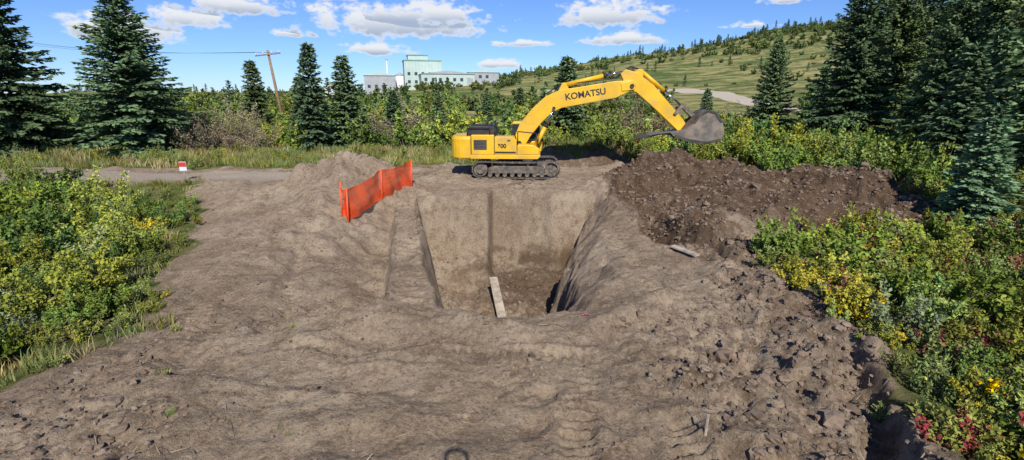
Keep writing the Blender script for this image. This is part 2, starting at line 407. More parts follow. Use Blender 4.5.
yellowb=[bush('goldenrod_mesh%d'%i,180+i,1.1,.7,13,11,11,.07,cA=(.12,.15,.03),cB=(.38,.37,.075),accent=(.60,.48,.06),acc=.12) for i in range(2)]
paleb=[bush('wolf_willow_mesh',186,1.3,.9,14,11,10,.08,cA=(.13,.16,.07),cB=(.30,.34,.16))]
greyb=[bush('bare_shrub_mesh',190,2.2,1.8,30,18,7,.07,cA=(.16,.13,.08),cB=(.30,.25,.16))]
midb=[bush('thicket_mesh%d'%i,195+i,1.6,1.1,14,10,9,.14,**(YG if i%2 else GR)) for i in range(4)]
farb=[bush('far_bush_mesh%d'%i,200+i,1.5,1.1,9,7,7,.24,cA=(.065,.095,.035),cB=(.18,.22,.07)) for i in range(2)]
grs=[grass('grass_mesh%d'%i,300+i,60,.42,.45) for i in range(3)]+[grass('grass_dry_mesh',304,60,.5,.4,(.22,.18,.08),(.46,.38,.19))]
def scatter(name,meshes,pts,smin,smax,sink=.05,weights=None):
    e=link(bpy.data.objects.new(name,None))
    pts=np.array(pts)
    if len(pts)==0: return e
    zz=terrain(pts[:,0],pts[:,1])
    for (x,y),z in zip(pts,zz):
        me=random.choices(meshes,weights)[0]
        o=bpy.data.objects.new('clump',me);o.parent=e
        s=random.uniform(smin,smax);o.location=(x,y,z-sink*s)
        o.scale=(s*random.uniform(.85,1.15),s*random.uniform(.85,1.15),s*random.uniform(.75,1.25));o.rotation_euler=(random.gauss(0,.08),random.gauss(0,.08),random.uniform(0,6.28))
        link(o)
    return e
def pts_in(x0,x1,y0,y1,d,cond=None,fr=1.2,vt=.6):
    gx=np.arange(x0,x1,d);gy=np.arange(y0,y1,d);A,B=np.meshgrid(gx,gy)
    A=A.ravel()+rng.uniform(-.5,.5,A.size)*d;B=B.ravel()+rng.uniform(-.5,.5,B.size)*d
    k=np.abs(A)<fr*np.maximum(B,0)+6
    k&=(vegmask(A,B)>vt)&(roadmask(A,B)<.3)&(pathdist(A,B)>5)
    if cond is not None: k&=cond(A,B)
    return np.c_[A[k],B[k]]
# open meadow in front of the hill road
opn=lambda x,y:~((np.abs(x/np.maximum(y,1)-.43)<.13)&(y>68)&(y<165))
scatter('right_bank_shrubs',bushes_willow+bushes_green+bushes_red+yellowb+paleb,pts_in(6.0,34,4,31,1.2,lambda x,y:(vegmask(x-.6,y)>.5)&(fbm(x*.3,y*.3,400,2)>-.4)),.45,1.2,weights=[2.4,2.4,2.4,2.4,2.4,2.4,2,2,.9,.9,1.0])
scatter('right_bank_weeds',weeds+yellowb+bushes_red,pts_in(5.0,22,4,22,.6,vt=.35),.4,1.1,weights=[3,3,3,.6,.6,1,1])
scatter('right_bank_tall_willows',bushes_willow+bushes_green,pts_in(16,50,20,48,2.6,lambda x,y:(x>9+.35*(y-20))),1.2,2.0)
scatter('pile_back_willows',bushes_willow+bushes_green,pts_in(7.5,22,30,42,2.0),1.0,1.7)
scatter('left_bank_shrubs',bushes_willow+bushes_green+yellowb+paleb,pts_in(-36,-9.0,5,26.5,1.25,lambda x,y:(vegmask(x+.8,y)>.5)&(x<lb(y)-.7)&((y<24)|(x<-24))),.5,1.2,weights=[2.5,2.5,2.5,2.5,2.5,2.5,.7,.7,1.2])
scatter('left_bank_tall_willows',bushes_willow+bushes_green,pts_in(-40,-14,10,26,2.6,lambda x,y:(x<lb(y)-4)&(x<-13-.5*(y-10))),1.1,2.0)
scatter('left_bank_weeds',weeds+grs,pts_in(-26,-7.5,4.5,28,.65,vt=.3),.45,1.0)
scatter('grass_verge',grs+weeds[:1],pts_in(-50,40,31,47,.95),.8,1.6,weights=[3,3,3,2,1])
scatter('shrub_belt',midb+greyb,pts_in(-90,75,46,62,2.5,lambda x,y:(y>44+2*np.sin(x*.3))),1.1,2.2,weights=[3,3,3,3,.5])
scatter('back_shrub_belt',farb+midb,pts_in(-150,130,62,110,4.5,lambda x,y:(fbm(x*.03,y*.03,401,2)>-.35)&opn(x,y)),1.3,2.6,weights=[2,2,1,1,1,1])
scatter('hillside_bushes',farb,pts_in(-150,420,110,420,8.5,lambda x,y:(fbm(x*.012,y*.03,402,3)>.02)&opn(x,y)),1.3,3.4)
scatter('bare_shrubs',greyb,[(-27,44),(-24.5,45),(-22.5,43.5),(-25.5,42.5)],1.2,1.5)
scatter('soil_sprouts',weeds+grs,[(-3.2,6.2),(-3.4,6.35),(-6.3,8.0),(-4.6,9.6),(-7.7,10.5),(-5.2,6.6)],.14,.3)
# spruces
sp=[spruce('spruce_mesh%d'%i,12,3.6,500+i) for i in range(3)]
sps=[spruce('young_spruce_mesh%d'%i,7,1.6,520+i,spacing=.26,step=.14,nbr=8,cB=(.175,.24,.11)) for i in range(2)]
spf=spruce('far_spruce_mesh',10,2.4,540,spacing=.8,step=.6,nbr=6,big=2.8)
def plant(me,h0,x,y,h,r=None,r0=3.6,name='spruce_tree'):
    o=link(bpy.data.objects.new(name,me));o.location=(x,y,gz(x,y)-.1)
    s=h/h0;sx=s if r is None else r/r0
    o.scale=(sx,sx,s);o.rotation_euler=(random.gauss(0,.012),random.gauss(0,.012),random.uniform(0,6.28));return o
BIG=[(-41.5,42,16.5,5.4),(-30,41,12.6,5.2),(-50,44,14,5),(-36.5,51,11,3.6),(26.2,40,14.2,4.0),(31.5,44,16,4.2),(28.4,34,12.4,3.5),(36,40,15.5,4.4),(30.5,29.5,14.5,4.0),(25.6,22.5,11.5,3.4),(42,37,16,5),(48,46,16,5),(23.0,46,9.5,2.8),(39,50,16,4.5),(36,33,14,4),(32,25,13,4)]
for i,(x,y,h,r) in enumerate(BIG): plant(sp[i%3],12,x,y,h,r)
SM=[(-17.7,45.5,9.0,2.1),(-15.3,47.5,8.1,2.5),(-29.8,60,8.6,2.3),(-12,52,5.2,1.7),(5.4,51,8.4,2.6),(21.6,57,5.5,1.5),(17.2,18.2,4.2,1.5),(22.8,26,7.2,2.1),(20.3,21.5,4.5,1.5),(-20.5,50,6.5,1.6),(-8,56,5.3,1.5),(-3,60,5,1.4),(1,62,5.6,1.6),(36,60,8,2),(19.0,14.4,4.2,1.6),(-45,36,5,1.5),(26,28,8,2.2)]
for i,(x,y,h,r) in enumerate(SM): plant(sps[i%2],7,x,y,h,r,1.6)
e=link(bpy.data.objects.new('distant_trees',None))
dp=[]
for i in range(480):
    x=random.uniform(-420,330);y=405+random.uniform(-14,16)
    if fbm(np.array([x*.015]),np.array([3.]),600,3)[0]>-.25 or x<20: dp.append((x,y,random.uniform(.35,.75)))
for i in range(420):
    x=random.uniform(60,270);y=random.uniform(325,385)
    if abs(y-355-8*math.sin(x*.03))<17: dp.append((x,y,random.uniform(.3,.65)))
for i in range(260):
    x=random.uniform(-260,-5);y=random.uniform(105,240)
    if not(-75<x<-8 and y>170): dp.append((x,y,random.uniform(.35,.7)))
for i in range(90):
    x=random.uniform(0,140);y=random.uniform(100,260);dp.append((x,y,random.uniform(.2,.5)))
dp=[p for p in dp if pathdist(np.array([p[0]]),np.array([p[1]]))[0]>5 and bool(opn(np.array(p[0]),np.array(p[1])))]
dz=terrain(np.array([p[0] for p in dp]),np.array([p[1] for p in dp]))
for (x,y,s),z in zip(dp,dz):
    o=bpy.data.objects.new('distant_tree',random.choice([spf,farb[1],farb[0]]));k=s*(1 if o.data==spf else 4)
    o.location=(x,y,z-.3);o.scale=(k,k,k*random.uniform(.8,1.2));o.rotation_euler=(0,0,random.uniform(0,6));o.parent=e;link(o)
# ------------------------------------------------------------ soil clods (one mesh)
def clods(name,pts,sz,mat):
    import bmesh
    bm=bmesh.new();bmesh.ops.create_cube(bm,size=1.2);bmesh.ops.subdivide_edges(bm,edges=bm.edges[:],cuts=1,use_grid_fill=True)
    bv=np.array([v.co[:] for v in bm.verts]);bq=np.array([[v.index for v in f.verts] for f in bm.faces]);bm.free()
    bv=unit(bv)*.5*(.55+.45*np.linalg.norm(bv,axis=1,keepdims=True)/.9)
    n=len(pts);r=np.random.default_rng(3)
    z=terrain(pts[:,0],pts[:,1])
    d=bv[None]*r.uniform(.7,1.3,(n,len(bv),1))*r.uniform(.6,1.3,(n,1,3))
    a=r.uniform(0,6.28,n);c,s=np.cos(a)[:,None],np.sin(a)[:,None]
    x=d[...,0]*c-d[...,1]*s;y=d[...,0]*s+d[...,1]*c
    W=np.stack([x,y,d[...,2]*.75],-1)*sz[:,None,None]+np.c_[pts,z+sz*.1][:,None,:]
    Qs=(np.arange(n)[:,None,None]*len(bv)+bq[None]).reshape(-1,4)
    me=add_mesh(name,W.reshape(-1,3),Qs,[mat],smooth=False);return link(bpy.data.objects.new(name,me))
MCL=simplemat('clod_soil',(.18,.125,.085),.95,var=.45,scale=1.5,dirt=(.34,.265,.19),dirtamt=.8,bump=.6)
N=60000;cx=rng.uniform(-11,18,N);cy=rng.uniform(5,30,N)
vmk=1-vegmask(cx,cy);w=roughmask(cx,cy)*vmk;pdk=pitdepth(cx,cy)
k=rng.random(N)<np.where(pdk>.1,.2*(pdk>2.4),w*.6+.18*vmk)
cp=np.c_[cx[k],cy[k]];cs=np.minimum(.025+rng.exponential(.038,len(cp)),.32)*np.where(w[k]>.5,1.15,.6)
clods('soil_clods',cp,cs,MCL)
# twig and root debris churned into the soil
MTW=simplemat('dead_twigs',(.32,.26,.18),.9,var=.45,scale=2)
n=900;tx=rng.uniform(-11,8,n);ty=rng.uniform(5,18,n)
kk=(pitdepth(tx,ty)<.05)&(vegmask(tx,ty)<.7)&(rng.random(n)<np.where((tx<-3.5)|(tx>3.5),1,.25));tx,ty=tx[kk],ty[kk];n=len(tx)
ta=rng.uniform(0,6.28,n);tl=rng.uniform(.05,.22,n)+.25*(rng.random(n)<.07);tz=terrain(tx,ty)+.015
x1=tx+np.cos(ta)*tl;y1=ty+np.sin(ta)*tl;z1=terrain(x1,y1)+.02+rng.uniform(0,.05,n)
TV,TQ=tubes(np.c_[tx,ty,tz],np.c_[x1,y1,z1],rng.uniform(.003,.009,n),rng.uniform(.002,.005,n))
link(bpy.data.objects.new('twig_debris',add_mesh('twig_debris',TV,TQ,[MTW])))
# ------------------------------------------------------------ mesh building helpers
def pmesh(name,V,F,mat,parent=None,bevel=0,smooth=False):
    me=bpy.data.meshes.new(name);me.from_pydata([tuple(v) for v in V],[],[tuple(f) for f in F]);me.materials.append(mat);me.update()
    o=link(bpy.data.objects.new(name,me))
    if parent: o.parent=parent
    if bevel:
        b=o.modifiers.new('b','BEVEL');b.width=bevel;b.segments=2;b.limit_method='ANGLE'
    if smooth:
        for p in me.polygons:p.use_smooth=True
    return o
def prism(name,pts,y0,y1,mat,parent=None,bevel=.02):
    n=len(pts);V=[(x,y0,z) for x,z in pts]+[(x,y1,z) for x,z in pts]
    F=[tuple(range(n)),tuple(range(2*n-1,n-1,-1))]+[(i,i+n,(i+1)%n+n,(i+1)%n) for i in range(n)]
    import bmesh
    o=pmesh(name,V,F,mat,parent,bevel)
    bm=bmesh.new();bm.from_mesh(o.data);bmesh.ops.recalc_face_normals(bm,faces=bm.faces[:]);bm.to_mesh(o.data);bm.free()
    return o
def box(name,c,s,mat,parent=None,bevel=.02,rot=None):
    x,y,z=[a/2 for a in s]
    V=[(-x,-y,-z),(x,-y,-z),(x,y,-z),(-x,y,-z),(-x,-y,z),(x,-y,z),(x,y,z),(-x,y,z)]
    F=[(3,2,1,0),(4,5,6,7),(0,1,5,4),(1,2,6,5),(2,3,7,6),(3,0,4,7)]
    o=pmesh(name,V,F,mat,parent,bevel);o.location=c
    if rot:o.rotation_euler=rot
    return o
def cyl(name,p0,p1,r,mat,parent=None,seg=20,r1=None,bevel=0):
    p0=Vector(p0);p1=Vector(p1);d=p1-p0;L=d.length;r1=r if r1 is None else r1
    V=[];n=seg
    for k,(zz,rr) in enumerate(((0,r),(L,r1))):
        V+=[(rr*math.cos(2*math.pi*i/n),rr*math.sin(2*math.pi*i/n),zz) for i in range(n)]
    F=[tuple(range(n-1,-1,-1)),tuple(range(n,2*n))]+[(i,(i+1)%n,(i+1)%n+n,i+n) for i in range(n)]
    o=pmesh(name,V,F,mat,parent,bevel)
    for p in o.data.polygons:
        if len(p.vertices)==4:p.use_smooth=True
    o.location=p0;o.rotation_euler=d.to_track_quat('Z','Y').to_euler();return o
# ------------------------------------------------------------ excavator
MY=simplemat('yellow_paint',(.78,.45,.015),.42,var=.10,scale=1.2,dirt=(.42,.30,.14),dirtamt=.55)
MK_=simplemat('black_rubber',(.02,.02,.022),.6,var=.3,scale=4,dirt=(.12,.09,.07),dirtamt=.4)
MST=simplemat('track_steel',(.13,.11,.09),.6,.3,var=.4,scale=5,dirt=(.32,.24,.16),dirtamt=.85,bump=.3)
MGL=simplemat('cab_glass',(.03,.045,.05),.08,var=.1)
MCH=simplemat('chrome_rod',(.6,.6,.6),.15,1,var=.05)
MBK=simplemat('worn_bucket_steel',(.17,.145,.12),.55,.25,var=.4,scale=1.6,dirt=(.33,.25,.17),dirtamt=.85,bump=.4)
MDK=simplemat('dark_bucket_steel',(.05,.042,.036),.7,.1,var=.4,scale=2,dirt=(.12,.085,.055),dirtamt=.7,bump=.3)
EX=link(bpy.data.objects.new('excavator',None));EX.location=(0,30.3,0);EX.rotation_euler=(0,0,math.radians(-3))
def make_track(name,yc):
    Ls=4.1;R=.46;zc=.52;cxm=.3
    per=2*Ls+2*math.pi*R;n=50;V=[];F=[]
    def P(s):
        s%=per
        if s<Ls:return(-Ls/2+s,zc-R)
        s-=Ls
        if s<math.pi*R:
            a=-math.pi/2+s/R;return(Ls/2+R*math.cos(a),zc+R*math.sin(a))
        s-=math.pi*R
        if s<Ls:return(Ls/2-s,zc+R-.045*math.sin(math.pi*s/Ls))
        s-=Ls;a=math.pi/2+s/R;return(-Ls/2+R*math.cos(a),zc+R*math.sin(a))
    for i in range(n):
        s=i*per/n;x0,z0=P(s)[:2];x1,z1=P(s+per/n*.93)[:2]
        t=Vector((x1-x0,0,z1-z0)).normalized();nn=Vector((t.z,0,-t.x))
        for (sa,sb,ha,hb) in((0,1,-.02,.035),(.05,.2,.035,.075)):
            a0=Vector((x0,0,z0)).lerp(Vector((x1,0,z1)),sa);b0=Vector((x0,0,z0)).lerp(Vector((x1,0,z1)),sb)
            k=len(V)
            for yy in(-.3,.3):
                for q,h in((a0,ha),(b0,ha),(b0,hb),(a0,hb)):
                    p=q+nn*h;V.append((p.x+cxm,p.y+yy+yc,p.z))
            F+=[(k,k+1,k+2,k+3),(k+7,k+6,k+5,k+4),(k,k+4,k+5,k+1),(k+1,k+5,k+6,k+2),(k+2,k+6,k+7,k+3),(k+3,k+7,k+4,k)]
    pmesh(name+'_shoes',V,F,MST,EX)
    cyl(name+'_idler',(cxm+Ls/2,yc-.1,zc),(cxm+Ls/2,yc+.1,zc),.38,MST,EX,28)
    cyl(name+'_sprocket',(cxm-Ls/2,yc-.12,zc),(cxm-Ls/2,yc+.12,zc),.40,MST,EX,28)
    cyl(name+'_final_drive',(cxm-Ls/2,yc-.24,zc),(cxm-Ls/2,yc+.24,zc),.24,MST,EX,24)
    cyl(name+'_idler_hub',(cxm+Ls/2,yc-.18,zc),(cxm+Ls/2,yc+.18,zc),.13,MST,EX,20)
    prism(name+'_frame',[(cxm-1.6,.32),(cxm+1.6,.32),(cxm+1.65,.62),(cxm+1.2,.74),(cxm-1.3,.74),(cxm-1.6,.62)],yc-.2,yc+.2,MST,EX)
    for i in range(8): cyl(name+'_roller',(cxm-1.5+i*.43,yc-.22,.24),(cxm-1.5+i*.43,yc+.22,.24),.13,MST,EX,16)
    for i in(-.7,.7): cyl(name+'_top_roller',(cxm+i,yc-.16,.86),(cxm+i,yc+.16,.86),.09,MST,EX,14)
make_track('near_track',-1.3);make_track('far_track',1.3)
prism('carbody',[(-1,.55),(1.4,.55),(1.2,.95),(-.8,.95)],-1.1,1.1,MST,EX)
cyl('slew_ring',(0.1,0,.93),(0.1,0,1.16),.72,MK_,EX,40)
prism('deck_frame',[(-3.0,1.14),(1.55,1.14),(1.7,1.28),(1.7,1.38),(-3.0,1.38)],-1.45,1.45,MY,EX)
def cw():
    out=[]
    for i in range(13):
        a=math.pi/2+math.pi*i/12
        out.append((-2.75+.78*math.cos(a),1.5*math.copysign(abs(math.sin(a))**.45,math.sin(a))))
    prof=[(-2.3,1.5)]+out+[(-2.3,-1.5)]
    lv=[(1.12,.94),(1.2,1.0),(2.25,1.0),(2.42,.94)];V=[];n=len(prof)
    for z,s in lv: V+=[((x+2.3)*s-2.3,y*s,z) for x,y in prof]
    F=[tuple(range(n-1,-1,-1)),tuple(range(3*n,4*n))]
    for l in range(3): F+=[(l*n+i,l*n+(i+1)%n,(l+1)*n+(i+1)%n,(l+1)*n+i) for i in range(n)]
    import bmesh
    o=pmesh('counterweight',V,F,MY,EX,.03)
    bm=bmesh.new();bm.from_mesh(o.data);bmesh.ops.recalc_face_normals(bm,faces=bm.faces[:]);bm.to_mesh(o.data);bm.free()
cw()
prism('engine_bay',[(-2.28,1.385),(-.95,1.385),(-.95,2.5),(-2.28,2.5)],-1.45,1.45,MY,EX,.04)
prism('side_cabinet',[(-.93,1.385),(.35,1.385),(.35,2.2),(.15,2.42),(-.93,2.42)],-1.45,-.45,MY,EX,.04)
prism('engine_hood',[(-2.6,2.46),(-.85,2.46),(-1.0,2.95),(-2.3,3.0),(-2.55,2.85)],-1.0,1.1,MK_,EX,.05)
prism('tool_box',[(.37,1.385),(1.62,1.385),(1.62,1.75),(1.3,1.95),(.37,1.95)],-1.45,-.5,MY,EX,.04)
box('engine_grille',(-1.75,-1.46,1.95),(.75,.03,.55),MK_,EX,.005)
for i in range(6): box('grille_slat',(-1.75,-1.485,1.74+i*.085),(.7,.02,.03),MST,EX,.003)
for x in(-2.27,-.94,.36): box('panel_seam',(x,-1.455,1.92),(.03,.02,1.0 if x<0 else .5),MK_,EX,0)
box('side_stripe',(-.3,-1.462,1.52),(1.2,.012,.1),MK_,EX,0)
for x in(-2.6,-.1): box('latch',(x,-1.47,2.2),(.16,.03,.06),MK_,EX,0)
box('step_box',(.98,-1.36,1.02),(.6,.25,.22),MK_,EX,.02)
cyl('exhaust',(-1.5,.5,2.8),(-1.5,.5,3.4),.07,MK_,EX,14)
cyl('air_cleaner',(-1.1,-.1,2.75),(-1.1,-.1,3.15),.14,MK_,EX,16)
def rail(name,pts,r=.02,m=None):
    for a,b in zip(pts[:-1],pts[1:]): cyl(name,a,b,r,m or MK_,EX,8)
rail('handrail',[(-.9,-1.4,2.42),(-.9,-1.4,2.95),(.1,-1.4,2.95),(.3,-1.4,2.3)],.03)
rail('handrail',[(-2.5,-1.3,2.45),(-2.5,-1.3,3.05),(-1.2,-1.3,3.05),(-1.2,-1.3,2.5)],.03)
rail('handrail',[(.4,-1.4,1.95),(.4,-1.4,2.7),(1.45,-1.4,2.6),(1.6,-1.4,1.8)],.03)
rail('mirror_arm',[(1.5,-1.4,1.8),(1.65,-1.5,2.7)],.02);box('mirror',(1.66,-1.5,2.85),(.06,.22,.32),MK_,EX,.01)
prism('cab_lower',[(0,1.385),(1.75,1.385),(1.85,2.0),(0,2.0)],.45,1.45,MY,EX,.04)
prism('cab_glazing',[(0.05,2.0),(1.82,2.0),(1.55,3.0),(.05,3.0)],.48,1.42,MGL,EX,.03)
prism('cab_roof',[(-.03,3.0),(1.6,3.0),(1.52,3.14),(0.05,3.16)],.43,1.47,MY,EX,.04)
for x in(.02,.85): box('cab_pillar',(x,.465,2.5),(.08,.05,1.0),MK_,EX,.01)
prism('cab_front_pillar',[(1.8,2.0),(1.88,2.0),(1.61,3.0),(1.53,3.0)],.44,.50,MK_,EX,.005)
BT=[(.15,2.25),(.45,3.05),(1.2,3.95),(1.95,4.62),(2.75,4.98),(4.2,5.2),(6.0,5.48),(6.85,5.5)]
BBt=[(7.0,5.05),(6.0,4.55),(4.2,4.22),(2.9,3.98),(2.35,3.72),(1.75,3.15),(1.1,2.35),(.75,1.75),(.3,1.7)]
prism('boom',BT+BBt,-.33,.33,MY,EX,.03)
prism('boom_tip_fork',[(6.2,5.35),(6.9,5.52),(7.12,5.3),(7.0,5.0),(6.3,4.9)],-.38,.38,MY,EX,.03)
cyl('boom_foot_pin',(.45,-.5,1.95),(.45,.5,1.95),.14,MK_,EX)
cyl('boom_tip_pin',(6.85,-.45,5.2),(6.85,.45,5.2),.12,MK_,EX)
for y in(-.5,.5):
    cyl('boom_cylinder',(1.35,y,1.65),(2.0,y,3.0),.13,MY,EX)
    cyl('boom_cylinder_rod',(2.0,y,3.0),(2.45,y,3.95),.065,MCH,EX)
    cyl('boom_cylinder_gland',(1.96,y,2.92),(2.03,y,3.06),.15,MK_,EX)
cyl('boom_cylinder_pin',(2.45,-.6,3.97),(2.45,.6,3.97),.09,MK_,EX)
cyl('stick_cylinder',(3.0,0,5.25),(5.35,0,5.78),.135,MY,EX)
cyl('stick_cylinder_gland',(5.25,0,5.757),(5.4,0,5.79),.15,MK_,EX)
cyl('stick_cylinder_rod',(5.3,0,5.77),(6.35,0,5.98),.065,MCH,EX)
prism('stick_cylinder_bracket',[(2.7,4.95),(3.3,5.05),(3.1,5.4),(2.9,5.38)],-.14,.14,MY,EX,.02)
prism('stick',[(6.2,5.85),(6.45,6.12),(7.1,5.95),(8.1,5.25),(9.9,3.35),(10.25,2.85),(10.1,2.6),(9.75,2.62),(8.3,3.9),(7.15,4.85),(6.6,5.05)],-.24,.24,MY,EX,.03)
cyl('bucket_cylinder',(7.35,0,6.05),(8.75,0,4.95),.115,MY,EX)
cyl('bucket_cylinder_rod',(8.75,0,4.95),(9.75,0,4.15),.06,MCH,EX)
prism('bucket_cylinder_bracket',[(6.9,5.9),(7.5,5.7),(7.45,6.12),(7.2,6.14)],-.12,.12,MY,EX,.02)
for y in(-.3,.3):
    prism('bucket_link',[(9.3,3.65),(9.45,3.55),(9.9,4.1),(9.75,4.25)],y-.03,y+.03,MST,EX,.01)
prism('bucket_link_front',[(9.68,4.1),(9.85,4.25),(10.75,3.45),(10.6,3.28)],-.18,.18,MST,EX,.01)
rail('hydraulic_hose',[(2.0,-.1,4.75),(2.5,-.1,5.1),(3.4,-.1,5.35),(4.4,-.12,5.45),(6.0,-.12,5.62),(6.7,-.12,6.2),(7.2,-.1,6.15)],.03)
rail('hydraulic_hose',[(2.0,.1,4.75),(2.6,.1,5.2),(3.4,.1,5.45),(6.0,.12,5.7),(6.8,.12,6.3),(7.4,.1,6.1)],.03)
# bucket, rolled out: back plate up and to the right, cutting edge reaching left
BK=link(bpy.data.objects.new('bucket',None));BK.parent=EX
shell=[(7.75,2.40),(8.4,2.55),(9.1,2.62),(9.9,2.78),(10.35,3.1),(10.65,3.6),(11.1,3.88),(11.6,3.75),(11.98,3.25),(12.12,2.6),(12.02,2.2)]
def bucketparts():
    W=.80;V=[];n=len(shell);F=[]
    inner=[(x-(.06 if x>11.5 else 0),z-.07) for x,z in shell]
    for y in(-W,W): V+=[(x,y,z) for x,z in shell]
    for y in(-W,W): V+=[(x,y,z) for x,z in inner]
    for i in range(n-1):
        F.append((i,i+1,n+i+1,n+i));F.append((2*n+i,3*n+i,3*n+i+1,2*n+i+1))
    pmesh('bucket_shell',V,F,MBK,BK)
    side=shell[2:]+[(11.2,2.0),(10.2,2.12),(9.3,2.42)]
    for y in(-W-.02,W-.02): prism('bucket_side_plate',side,y,y+.045,MBK,BK,.008)
    prism('bucket_side_wear_strip',[(9.3,2.40),(10.2,2.10),(11.2,1.98),(11.95,2.18),(11.93,2.32),(11.2,2.14),(10.25,2.26),(9.4,2.52)],-W-.06,-W-.025,MDK,BK,.005)
    prism('bucket_heel_strip',[(10.45,3.15),(10.75,3.58),(11.12,3.78),(11.5,3.66),(11.85,3.2),(11.98,3.25),(11.6,3.77),(11.1,3.90),(10.65,3.62),(10.35,3.14)],-W-.055,-W-.022,MDK,BK,.005)
    for i in range(5):
        y=-W+.08+i*(2*W-.16)/4
        prism('bucket_tooth',[(7.95,2.50),(7.9,2.33),(7.35,2.26),(7.35,2.32)],y-.06,y+.06,MDK,BK,.01)
    for s in((-.34,-.28),(.28,.34)): prism('bucket_ear',[(9.7,2.62),(9.9,2.42),(10.3,2.6),(11.0,3.7),(10.75,3.85),(10.1,3.2)],s[0],s[1],MDK,BK,.008)
    cyl('bucket_pin',(10.05,-.42,2.75),(10.05,.42,2.75),.09,MK_,BK)
bucketparts()
def text(body,loc,size,rot,mat,parent,ext=.004,off=.012):
    c=bpy.data.curves.new('lettering','FONT');c.body=body;c.size=size;c.extrude=ext;c.offset=off
    o=link(bpy.data.objects.new('lettering',c));o.location=loc;o.rotation_euler=rot;o.parent=parent;c.materials.append(mat);return o
text('KOMATSU',(3.1,-.338,4.42),.50,(math.pi/2,-math.radians(8.5),0),MK_,EX)
text('300',(-.75,-1.462,1.78),.33,(math.pi/2,0,0),MK_,EX)
# ------------------------------------------------------------ orange fence
MO=simplemat('orange_plastic_mesh',(.88,.10,.02),.55,var=.12,scale=3)
MWD=simplemat('weathered_wood',(.44,.36,.27),.85,var=.3,scale=4,bump=.4)
FN=link(bpy.data.objects.new('orange_safety_fence',None))
def fence_panel(a,b,H,seed):
    a=np.array(a);b=np.array(b);L=np.linalg.norm(b-a);d=(b-a)/L;nrm=np.array([-d[1],d[0]])
    V=[];F=[]
    za=gz(*a);zb=gz(*b)
    def base(p):
        t=np.clip(np.dot(p-a,d)/L,0,1);return za*(1-t)+zb*t
    def pt(s,h):
        w=.09*math.sin(s*2.1+seed)*math.sin(h*2.2+.4)+.04*math.sin(s*6+h*3)
        sag=.13*math.sin(math.pi*min(1,max(0,s/L)))*(h/H)
        p=a+d*s+nrm*w;return(p[0],p[1],base(p)+h-sag+.05)
    ns=int(L/.1)
    hs=np.arange(0,H+.001,H/15)
    for j,h in enumerate(hs):
        hw=.040 if j in(0,5,10,15) else .024
        for i in range(ns):
            k=len(V);s0=i*L/ns;s1=(i+1)*L/ns
            V+=[pt(s0,h-hw),pt(s1,h-hw),pt(s1,h+hw),pt(s0,h+hw)];F.append((k,k+1,k+2,k+3))
    for i in range(int(L/.07)):
        s=i*.07
        for j in range(15):
            k=len(V);w=.018
            V+=[pt(s,hs[j]),pt(s+w*2,hs[j]),pt(s+w*2,hs[j+1]),pt(s,hs[j+1])];F.append((k,k+1,k+2,k+3))
    pmesh('fence_mesh',V,F,MO,FN)
fp=[(-6.95,19.9),(-6.55,19.4),(-5.9,22.3),(-5.15,25.4)]
for i in range(3): fence_panel(fp[i],fp[i+1],1.25,i+1)
for p in fp:
    z=gz(*p);cyl('fence_post',(p[0],p[1],z-.3),(p[0]+.04,p[1],z+1.36),.035,MO,FN,8)
# ------------------------------------------------------------ planks, small things
def plank(name,p0,p1,w,t,mat):
    p0=Vector(p0);p1=Vector(p1);d=p1-p0
    o=box(name,(p0+p1)/2,(w,t,d.length),mat,None,.006)
    o.rotation_euler=d.to_track_quat('Z','Y').to_euler();return o
plank('wooden_plank',(-.25,16.6,gz(-.25,16.6)+.12),(-.80,20.0,gz(-.80,20.0)+.75),.34,.1,MWD)
plank('wooden_plank',(5.0,14.9,gz(5.0,14.9)+.1),(5.5,14.1,gz(5.5,14.1)+.1),.2,.06,MWD)
plank('wooden_stake',(2.7,6.0,gz(2.7,6)-.1),(2.72,6.02,gz(2.7,6)+.32),.035,.02,MWD)
MR=simplemat('red_paint',(.6,.05,.03),.5,var=.1);MWS=simplemat('sign_white',(.7,.7,.72),.5,var=.1)
MPK=simplemat('pink_ribbon',(.75,.10,.25),.6,var=.1)
sx,sy=1.55,9.9;sz=gz(sx,sy);fl=link(bpy.data.objects.new('survey_ribbon',None))
for i in range(3): 
    q=box('ribbon_loop',(sx+.04*i,sy-.02*i,sz+.05+.02*(i%2)),(.11,.03,.004),MPK,fl,0,(.4*i,.3*i,.9*i))
sg=link(bpy.data.objects.new('road_sign',None));sx,sy=-18.9,28.7;sz=gz(sx,sy)
cyl('sign_post',(sx,sy,sz-.2),(sx,sy,sz+1.0),.03,MWD,sg,8);box('sign_panel',(sx,sy-.04,sz+.80),(.42,.02,.52),MWS,sg,.004);box('sign_band',(sx,sy-.055,sz+.90),(.40,.01,.26),MR,sg,0)
sb=link(bpy.data.objects.new('spare_excavator_bucket',None));sb.location=(8.4,36.5,gz(8.4,36.5)+.1);sb.rotation_euler=(0,0,.5)
MRU=simplemat('rusty_steel',(.27,.11,.05),.8,.2,var=.4,scale=4,bump=.3)
bp=[(-.8,0),(-.9,.6),(-.55,1.15),(.1,1.35),(.6,1.1),(.8,.7)]
V=[];n=len(bp)
for y in(-.7,.7): V+=[(x,y,z) for x,z in bp]
pmesh('shell',V,[(i,i+1,n+i+1,n+i) for i in range(n-1)],MRU,sb)
for y in(-.72,.68): prism('side',bp+[(.3,.4)],y,y+.04,MRU,sb,.01)
for i in range(4): prism('tooth',[(.75,.74),(.82,.62),(1.05,.5)],-.6+i*.4-.05,-.6+i*.4+.05,MRU,sb,0)
